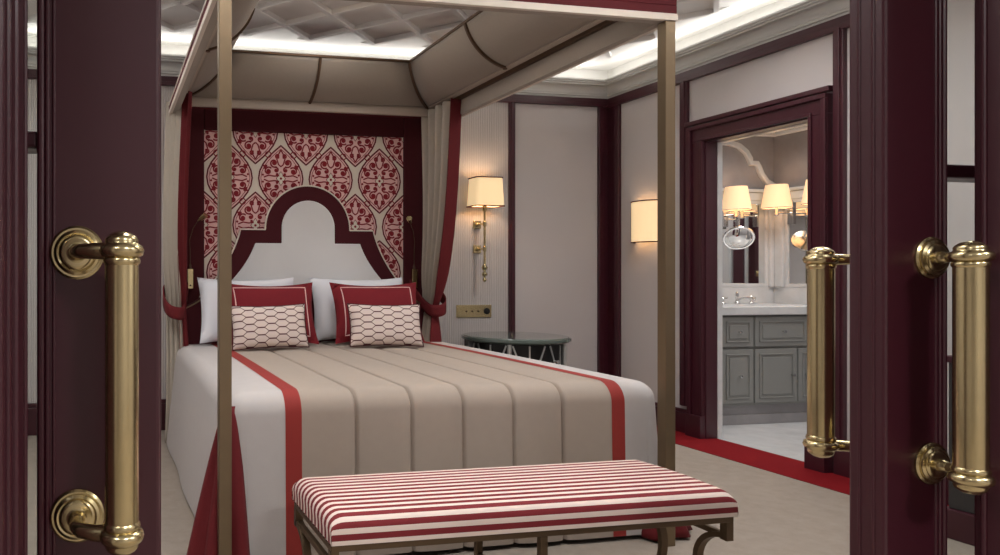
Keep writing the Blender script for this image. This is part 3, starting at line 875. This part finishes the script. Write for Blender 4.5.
for ang in (R(-50), R(-128), R(-205)):
    b = MB(); p = (NC[0]+NR*.90*math.cos(ang), NC[1]+NR*.90*math.sin(ang), 0)
    b.lathe([(.016, .05), (.016, NZ-.042)], p, n=12); b.build('pilaster', 'steel', ns)
b = MB(); a = R(-72); p = Vector((NC[0]+NR*.885*math.cos(a), NC[1]+NR*.885*math.sin(a), NZ-.16))
b.tube([p, p+Vector((math.cos(a), math.sin(a), 0))*.022, p+Vector((math.cos(a), math.sin(a), 0))*.03], [.006, .006, .013], n=10); b.build('knob', 'steel', ns)

# ------------------------------------------------------------------ wall lamps in the bedroom
def point(name, loc, energy, size, col=(1, .86, .68)):
    l = bpy.data.lights.new(name, 'POINT'); l.energy = energy; l.color = col; l.shadow_soft_size = size
    o = bpy.data.objects.new(name, l); COL.objects.link(o); o.location = loc; return o
SX, SY = 2.955, YB-.125
o = thing('wall_lamp', (SX, YB, 1.45), 'tall brass wall lamp with cream shade above the round nightstand', 'lamp')
b = MB()
def rrect(cx, cy, hx, hy, r, z, n=5):
    out = []
    for sx, sy, a0 in ((1, 1, 0), (-1, 1, 90), (-1, -1, 180), (1, -1, 270)):
        for k in range(n+1):
            a = R(a0+90*k/n); out.append((cx+sx*(hx-r)+r*math.cos(a), cy+sy*(hy-r)+r*math.sin(a), z))
    return out
b.loft([rrect(SX+.008, SY, .128, .08, .03, 1.705), rrect(SX+.008, SY, .114, .075, .03, 1.93)], cap=False); sh = b.build('lamp_shade', 'shade', o, smooth=40)
for z, hx, hy in ((1.705, .130, .082), (1.93, .116, .077)):
    b = MB(); b.tube(rrect(SX+.008, SY, hx, hy, .03, z), .005, n=6, loop=True); b.build('trim', 'redtrim', sh)
b = MB(); b.lathe([(.001, 1.10), (.012, 1.108), (.016, 1.122), (.010, 1.135), (.006, 1.142), (.020, 1.156), (.022, 1.166), (.012, 1.182), (.008, 1.19), (.020, 1.206), (.024, 1.218), (.014, 1.236), (.009, 1.25), (.009, 1.345), (.014, 1.35), (.014, 1.385), (.009, 1.39), (.009, 1.545), (.014, 1.55), (.014, 1.585), (.009, 1.59), (.009, 1.66), (.018, 1.68), (.018, 1.72), (.006, 1.73)], (SX, SY, 0), n=18)
b.build('stem', 'brass', o, smooth=40)
for z in (1.367, 1.567):
    b = MB(); b.tube([(SX, SY, z), (SX, YB-.02, z)], .008, n=10); b.lathe([(.018, 0), (.018, -.01), (.011, -.016), (.009, -.03)], (SX, YB-.018, z), 'Y', n=16); b.box(SX-.032, SX+.032, YB-.018, YB-.001, z-.032, z+.032)
    b.build('bracket', 'brass', o, smooth=30, bevel=.002)
point('wall_lamp_bulb', (SX, SY, 1.82), 2.6, .03)
# half-round lamp on the right wall
o = thing('wall_sconce', (XR, 4.82, 1.57), 'half-round cream wall light with dark rims on the beige side wall by the doorway', 'lamp')
YS, HWS, DS_ = 4.815, .125, .095
def half(z, e=0): return [(XR-.004-(DS_+e)*math.sin(PI*k/16), YS-(HWS+e)*math.cos(PI*k/16), z) for k in range(17)]
b = MB(); b.loft([half(1.415), half(1.735)], closed=False, cap=False); sh = b.build('lamp_shade', 'shade', o, smooth=50)
for z in (1.415, 1.735):
    b = MB(); b.tube(half(z, .002), .005, n=6); b.build('rim', 'redtrim', sh)
MB().box(XR-.014, XR-.001, YS-.05, YS+.05, 1.44, 1.71).build('backplate', 'brass', o, smooth=0, bevel=.002)
point('wall_sconce_bulb', (XR-.05, YS, 1.575), 1.2, .02)
# brass socket plate
o = thing('socket_plate', (2.93, YB, .86), 'wide brass switch and socket plate on the wall below the brass lamp', 'switch')
MB().box(2.775, 3.084, YB-.010, YB-.0005, .812, .914).build('plate', 'brass', o, smooth=0, bevel=.002)
b = MB(); b.lathe([(.026, 0), (.026, -.004), (.02, -.006)], (3.04, YB-.010, .863), 'Y', n=20); b.build('socket', 'socketblack', o)
for x in (2.86, 2.91, 2.965):
    b = MB(); b.lathe([(.007, 0), (.006, -.006)], (x, YB-.010, .863), 'Y', n=12); b.build('button', 'darkbronze', o)

# low cabinet beyond the glazed right-hand door leaf
o = thing('sideboard', (3.9, 1.95, 0), 'low dark cabinet with burgundy plinth seen through the glass by the right door leaf', 'cabinet')
MB().box(3.64, XR-.035, 1.42, 2.46, .13, .77).build('body', 'darkgrey', o, smooth=0, bevel=.004)
MB().box(3.62, XR-.035, 1.40, 2.48, 0, .13).build('plinth', 'lacquer', o, smooth=0, bevel=.006)
MB().box(3.62, XR-.035, 1.40, 2.48, .77, .80).build('cabinet_top', 'lacquer', o, smooth=0, bevel=.006)

# ------------------------------------------------------------------ bathroom
BXL, BXR, BYF, BYB, BZ = XR+WT, 5.71, 2.6, 5.15, 2.55
struct('floor_bathroom', MB().box(XR+.06, BXR+.1, BYF-.1, BYB+.1, -.06, .0), 'marble', smooth=0)
struct('wall_bathroom_back', MB().box(BXL, BXR+.1, BYB, BYB+.1, 0, BZ), 'greymarble', smooth=0)
struct('wall_bathroom_right', MB().box(BXR, BXR+.1, BYF, BYB, 0, BZ), 'greymarble', smooth=0)
struct('wall_bathroom_front', MB().box(BXL, BXR+.1, BYF-.1, BYF, 0, BZ), 'wallcloth', smooth=0)
struct('ceiling_bathroom', MB().box(BXL, BXR+.1, BYF-.1, BYB+.1, BZ, BZ+.1), 'plaster', smooth=0)
b = MB().box(XR+.065, BXL+.012, DY1-.014, DY1, 0, DZ).box(XR+.065, BXL+.012, DY0, DY0+.014, 0, DZ).box(XR+.065, BXL+.012, DY0, DY1, DZ-.014, DZ)
struct('trim_7', b, 'marble', smooth=0)
# crown and ledge mouldings
b = MB()
b.box(BXL, BXR, BYB-.05, BYB, 2.36, 2.42).box(BXL, BXR, BYB-.08, BYB, 2.42, BZ)
b.box(BXR-.05, BXR, BYF, BYB-.05, 2.36, 2.42).box(BXR-.08, BXR, BYF, BYB-.08, 2.42, BZ)
struct('trim_8', b, 'plaster', smooth=0, bevel=.01)
b = MB()
b.box(BXL, BXR, BYB-.045, BYB, 1.87, 1.90).box(BXL, BXR, BYB-.03, BYB, 1.80, 1.87)
b.box(BXR-.045, BXR, BYF, BYB-.045, 1.87, 1.90).box(BXR-.03, BXR, BYF, BYB-.03, 1.80, 1.87)
struct('trim_9', b, 'marble', smooth=0, bevel=.008)
b = MB()
pts = [(BXL, 2.29), (5.12, 2.295), (5.25, 2.292), (5.34, 2.27), (5.41, 2.22), (5.45, 2.16), (5.46, 2.125), (5.52, 2.125), (5.54, 2.09), (5.57, 2.03), (5.62, 1.97), (5.70, 1.93)]
b.bar([(x, BYB-.012, z) for x, z in pts], .035, .045, (0, 1, 0))
struct('trim_10', b, 'marble', smooth=50, bevel=.006)
# vanity cabinet
VY = 4.58
o = thing('vanity_cabinet', (5.0, 4.85, 0), 'grey panelled bathroom vanity cabinet on a marble plinth', 'cabinet')
MB().box(BXL+.06, BXR-.005, VY+.02, BYB-.005, .15, .85).build('body', 'vanity', o, smooth=0, bevel=.003)
MB().box(BXL+.06, BXR-.005, VY+.03, BYB-.005, .0, .075).box(BXL+.06, BXR-.005, VY+.05, BYB-.005, .0, .15).build('plinth', 'greymarble', o, smooth=0, bevel=.004)
def panel_front(name, x0, x1, z0, z1, knob):
    b = MB(); b.box(x0, x1, VY, VY+.02, z0, z1)
    w = .035
    for a in ((x0+w, x1-w, z0+w, z0+w+.010), (x0+w, x1-w, z1-w-.010, z1-w), (x0+w, x0+w+.010, z0+w, z1-w), (x1-w-.010, x1-w, z0+w, z1-w)):
        b.box(a[0], a[1], VY-.008, VY, a[2], a[3])
    b.box(x0+w+.028, x1-w-.028, VY-.006, VY, z0+w+.028, z1-w-.028)
    d = b.build(name, 'vanity', o, smooth=0, bevel=.003)
    b = MB(); b.lathe([(.005, 0), (.005, -.018), (.012, -.024), (.011, -.032), (.001, -.035)], (knob[0], VY, knob[1]), 'Y', n=14); b.build('knob', 'chrome', d)
for x0, x1, kx in ((4.39, 4.60, 4.5), (4.61, 4.895, 4.755), (4.91, 5.295, 5.24), (5.31, 5.69, 5.37)):
    panel_front('door', x0, x1, .17, .585, (kx, .38))
for x0, x1 in ((4.39, 4.60), (4.61, 4.895), (4.91, 5.40), (5.41, 5.69)):
    panel_front('drawer', x0, x1, .605, .835, ((x0+x1)/2, .72))
o = tag(MB().box(BXL+.03, BXR-.004, VY-.03, BYB-.004, .85, .915).build('countertop', 'marble', smooth=0, bevel=.006), 'white marble countertop lying on the grey vanity', 'countertop')
b = MB().box(BXL+.03, BXR-.004, BYB-.02, BYB-.001, .915, 1.055).box(BXR-.02, BXR-.001, VY-.03, BYB-.02, .915, 1.055)
tag(b.build('backsplash', 'marble', smooth=0, bevel=.003), 'low white marble backsplash standing on the countertop below the mirrors', 'backsplash')
# mirrors
def wall_mirror(name, axis, a0, a1, z0, z1, label):
    o = thing(name, ((a0+a1)/2 if axis == 'X' else BXR-.02, BYB-.02 if axis == 'X' else (a0+a1)/2, (z0+z1)/2), label, 'mirror')
    b, f = MB(), MB(); w = .028
    def bx(m, u0, u1, q0, q1, d0, d1):
        if axis == 'X': m.box(u0, u1, BYB-d1, BYB-d0, q0, q1)
        else: m.box(BXR-d1, BXR-d0, u0, u1, q0, q1)
    bx(b, a0+w, a1-w, z0+w, z1-w, .002, .012)
    for u0, u1, q0, q1 in ((a0, a1, z0, z0+w), (a0, a1, z1-w, z1), (a0, a0+w, z0+w, z1-w), (a1-w, a1, z0+w, z1-w)): bx(f, u0, u1, q0, q1, .002, .022)
    b.build('mirror_glass', 'mirror', o, smooth=0); f.build('mirror_frame', 'marble', o, smooth=0, bevel=.003)
wall_mirror('wall_mirror', 'X', 4.42, 5.63, 1.056, 1.80, 'wall mirror behind the tap and the round shaving mirror')
wall_mirror('wall_mirror', 'Y', 3.6, 5.03, 1.056, 1.80, 'wall mirror on the bathroom side wall beyond the white marble pilaster')
b = MB().box(5.63, 5.708, BYB-.045, BYB-.001, 1.056, 1.80).box(BXR-.045, BXR-.002, 5.03, BYB-.045, 1.056, 1.80)
struct('trim_11', b, 'marble', smooth=0, bevel=.006)
# sconces with cream shades
def bath_sconce(c, wall, label):
    o = thing('vanity_lamp', c, label, 'lamp', 'cream shaded lamps by the bathroom mirrors')
    b = MB(); b.lathe([(.108, -.095), (.078, .10)], c, n=36)
    bmesh.ops.delete(b.bm, geom=[f for f in b.bm.faces if len(f.verts) > 4], context='FACES')
    sh = b.build('lamp_shade', 'bathshade', o, smooth=40)
    b = MB(); b.tube([(c[0]+.108*math.cos(2*PI*k/32), c[1]+.108*math.sin(2*PI*k/32), c[2]-.095) for k in range(32)], .003, n=6, loop=True); b.build('rim', 'chrome', sh)
    b = MB(); z = c[2]-.13
    b.lathe([(.012, z-.03), (.018, z-.02), (.012, z), (.008, z+.05)], (c[0], c[1], 0), n=14)
    w = Vector((c[0], BYB-.02, z-.005)) if wall == 'X' else Vector((BXR-.02, c[1], z-.005))
    b.tube([(c[0], c[1], z-.005), w], .008, n=8)
    b.build('arm', 'chrome', o, smooth=40)
    b = MB()
    if wall == 'X': b.box(w.x-.025, w.x+.025, BYB-.03, BYB-.001, z-.10, z+.10)
    else: b.box(BXR-.03, BXR-.001, w.y-.025, w.y+.025, z-.10, z+.10)
    b.build('backplate', 'chrome', o, smooth=0, bevel=.003)
    point('vanity_lamp_bulb', (c[0], c[1], c[2]+.01), .5, .03)
bath_sconce((5.193, 5.02, 1.800), 'X', 'cream shaded bathroom lamp left of the pilaster, over the shaving mirror')
bath_sconce((5.545, 4.975, 1.818), 'Y', 'cream shaded bathroom lamp in front of the white pilaster')
bath_sconce((5.545, 4.62, 1.82), 'Y', 'cream shaded bathroom lamp half hidden by the doorway casing')
# round shaving mirror on an arm
o = thing('shaving_mirror', (5.26, 5.13, 1.52), 'round chrome shaving mirror on an arm in front of the wall mirror', 'mirror')
c = Vector((5.175, 4.98, 1.468)); nrm = Vector((-.55, -.72, -.62)).normalized(); rot = nrm.to_track_quat('Z', 'Y').to_matrix()
def lathe_at(prof, c, rot, n=32):
    b = MB(); b.lathe(prof, (0, 0, 0), n=n)
    for v in b.bm.verts: v.co = rot @ v.co + c
    return b
lathe_at([(.100, -.010), (.108, -.010), (.113, 0), (.108, .010), (.098, .010), (.098, .006), (.100, -.010)], c, rot).build('rim', 'chrome', o, smooth=40)
lathe_at([(.099, -.006), (.099, .003), (.085, .016), (.06, .028), (.03, .035), (.001, .037)], c, rot).build('mirror_glass', 'mirror', o, smooth=40)
b = MB(); b.tube([c-nrm*.012, c-nrm*.04, (5.30, 5.07, 1.50), (5.33, 5.12, 1.56), (5.33, 5.13, 1.60)], .007, n=8); b.build('arm', 'chrome', o, smooth=50)
b = MB(); b.tube([(5.33, 5.13, 1.42), (5.33, 5.13, 1.74)], .010, n=10); b.build('pole', 'chrome', o, smooth=50)
# tap with two handles
o = thing('faucet', (5.20, 4.98, .915), 'chrome bathroom tap with two cross handles on the marble countertop', 'tap')
b = MB(); b.lathe([(.024, .916), (.022, .93), (.012, .94), (.011, .975), (.015, .98), (.012, 1.01), (.001, 1.02)], (5.20, 5.02, 0), n=14)
b.tube([(5.20, 5.02, .955), (5.21, 4.95, .972), (5.215, 4.89, .968), (5.217, 4.87, .95)], [.011, .010, .009, .009], n=10); b.build('spout', 'chrome', o, smooth=40)
for dx in (-.14, .14):
    b = MB(); x = 5.20+dx; b.lathe([(.022, .916), (.020, .925), (.010, .935), (.010, .96), (.014, .965), (.001, .985)], (x, 5.02, 0), n=14)
    b.tube([(x-.042, 5.02, .967), (x+.042, 5.02, .967)], .006, n=8).tube([(x, 4.978, .967), (x, 5.062, .967)], .006, n=8); b.build('handle', 'chrome', o, smooth=40)
# arched ribbed panel and dark trims added on the far side for the mirrors to reflect
b = MB(); b.box(BXL+.001, BXL+.03, 4.36, 4.62, 0, 2.1).box(BXL+.001, BXL+.03, 3.36, 3.49, 0, 2.1)
struct('trim_12', b, 'lacquer', smooth=0, bevel=.004)
o = thing('reflected_arch', (BXL+.02, 3.02, 1.1), 'arched ribbed panel added on the far wall to show in the bathroom mirror', 'mirror')
ap = [(2.72, .9)]+[(3.02+.30*math.cos(R(180-a)), 1.38+.30*math.sin(R(180-a))) for a in range(0, 181, 12)]+[(3.32, .9)]
b = MB(); b.prism(ap, BXL+.001, BXL+.02, 'YZ'); b.build('panel', 'ribbed', o, smooth=0)
b = MB(); b.tube([(BXL+.025, y, z) for y, z in ap], .018, n=8, loop=True); b.build('frame', 'marble', o)

# ------------------------------------------------------------------ lights
def area(name, loc, rot, sx, sy, energy, col=(1, .93, .84), spread=180):
    l = bpy.data.lights.new(name, 'AREA'); l.shape = 'RECTANGLE'; l.size = sx; l.size_y = sy; l.energy = energy; l.color = col; l.spread = R(spread)
    o = bpy.data.objects.new(name, l); COL.objects.link(o); o.location = loc; o.rotation_euler = rot; return o
# asymmetric cove fixtures lying behind the cornice lip, throwing light up and across the ceiling
for x, y, rz, ln in ((( XL+XR)/2, YB-.095, 0, XR-XL-.5), ((XL+XR)/2, YF+.155, PI, XR-XL-.5), (XL+.095, (YF+YB)/2, PI/2, YB-YF-.6), (XR-.095, (YF+YB)/2, -PI/2, YB-YF-.6)):
    l = area('cove_fixture', (x, y, ZT+.131), (0, 0, 0), ln, .025, 1.6*ln, (1, .985, .96))
    l.rotation_euler = (R(-90-16), 0, rz)
def fill_light(x, y, z, e, label, grp):  # out-of-view ceiling lamp added to brighten bedroom, hall and bathroom
    o = thing('ceiling_fill_light', (x, y, z), label, 'light', grp)
    b = MB(); b.lathe([(.06, 0), (.075, 0), (.078, -.006), (.062, -.010), (.058, -.002)], (x, y, z-.0005), n=28); b.build('bezel', 'brass', o, smooth=40)
    b = MB(); b.lathe([(.058, -.003), (.001, -.003)], (x, y, z-.0005), n=28); b.build('diffuser', 'diffuser', o, smooth=40)
    l = bpy.data.lights.new('fill_light', 'AREA'); l.shape = 'DISK'; l.size = .5; l.energy = e; l.color = (1, .99, .985); l.spread = R(150)
    q = bpy.data.objects.new('fill_light', l); COL.objects.link(q); q.location = (x, y, z-.06)
for x, y, e in ((.4, 1.75, 12), (1.9, 1.75, 12), (3.2, 1.9, 10), (3.2, 3.4, 12), (-.5, 2.6, 12), (-.5, 4.0, 9), (1.39, 3.1, 4), (1.39, 4.0, 3)):
    fill_light(x, y, ZC, e, 'added unseen downlight in the bedroom ceiling', 'added fill lights in the bedroom ceiling')
for x, y, e in ((-1.0, -.6, 14), (1.1, -1.2, 40), (2.7, -.6, 36)):
    fill_light(x, y, 2.75, e, 'added unseen downlight in the hall ceiling', 'added fill lights in the hall ceiling')
for x, y, e in ((5.0, 4.2, 10), (5.0, 3.1, 6)):
    fill_light(x, y, BZ, e, 'added unseen downlight in the bathroom ceiling', 'added fill lights in the bathroom ceiling')

w = bpy.data.worlds.new('world'); scene.world = w; w.use_nodes = True
w.node_tree.nodes['Background'].inputs[0].default_value = (.75, .72, .70, 1); w.node_tree.nodes['Background'].inputs[1].default_value = .05

# ------------------------------------------------------------------ camera
f, px = 700.0, 238.2588
cam = bpy.data.cameras.new('camera'); co = bpy.data.objects.new('camera', cam); COL.objects.link(co)
cam.sensor_width = 36; cam.lens = f/1000*36
cam.shift_x = (500-px)/1000; cam.shift_y = -(277.5-276)/1000
co.location = (0, 0, 1.15); co.rotation_euler = (R(90), 0, -0.18397973)
cam.clip_start = .02
scene.camera = co
scene.view_settings.view_transform = 'Standard'; scene.view_settings.look = 'None'
scene.view_settings.gamma = 1; scene.view_settings.exposure = 0.14; scene.view_settings.use_curve_mapping = False
scene.cycles.use_denoising = True
scene.cycles.max_bounces = 8; scene.cycles.sample_clamp_indirect = 4
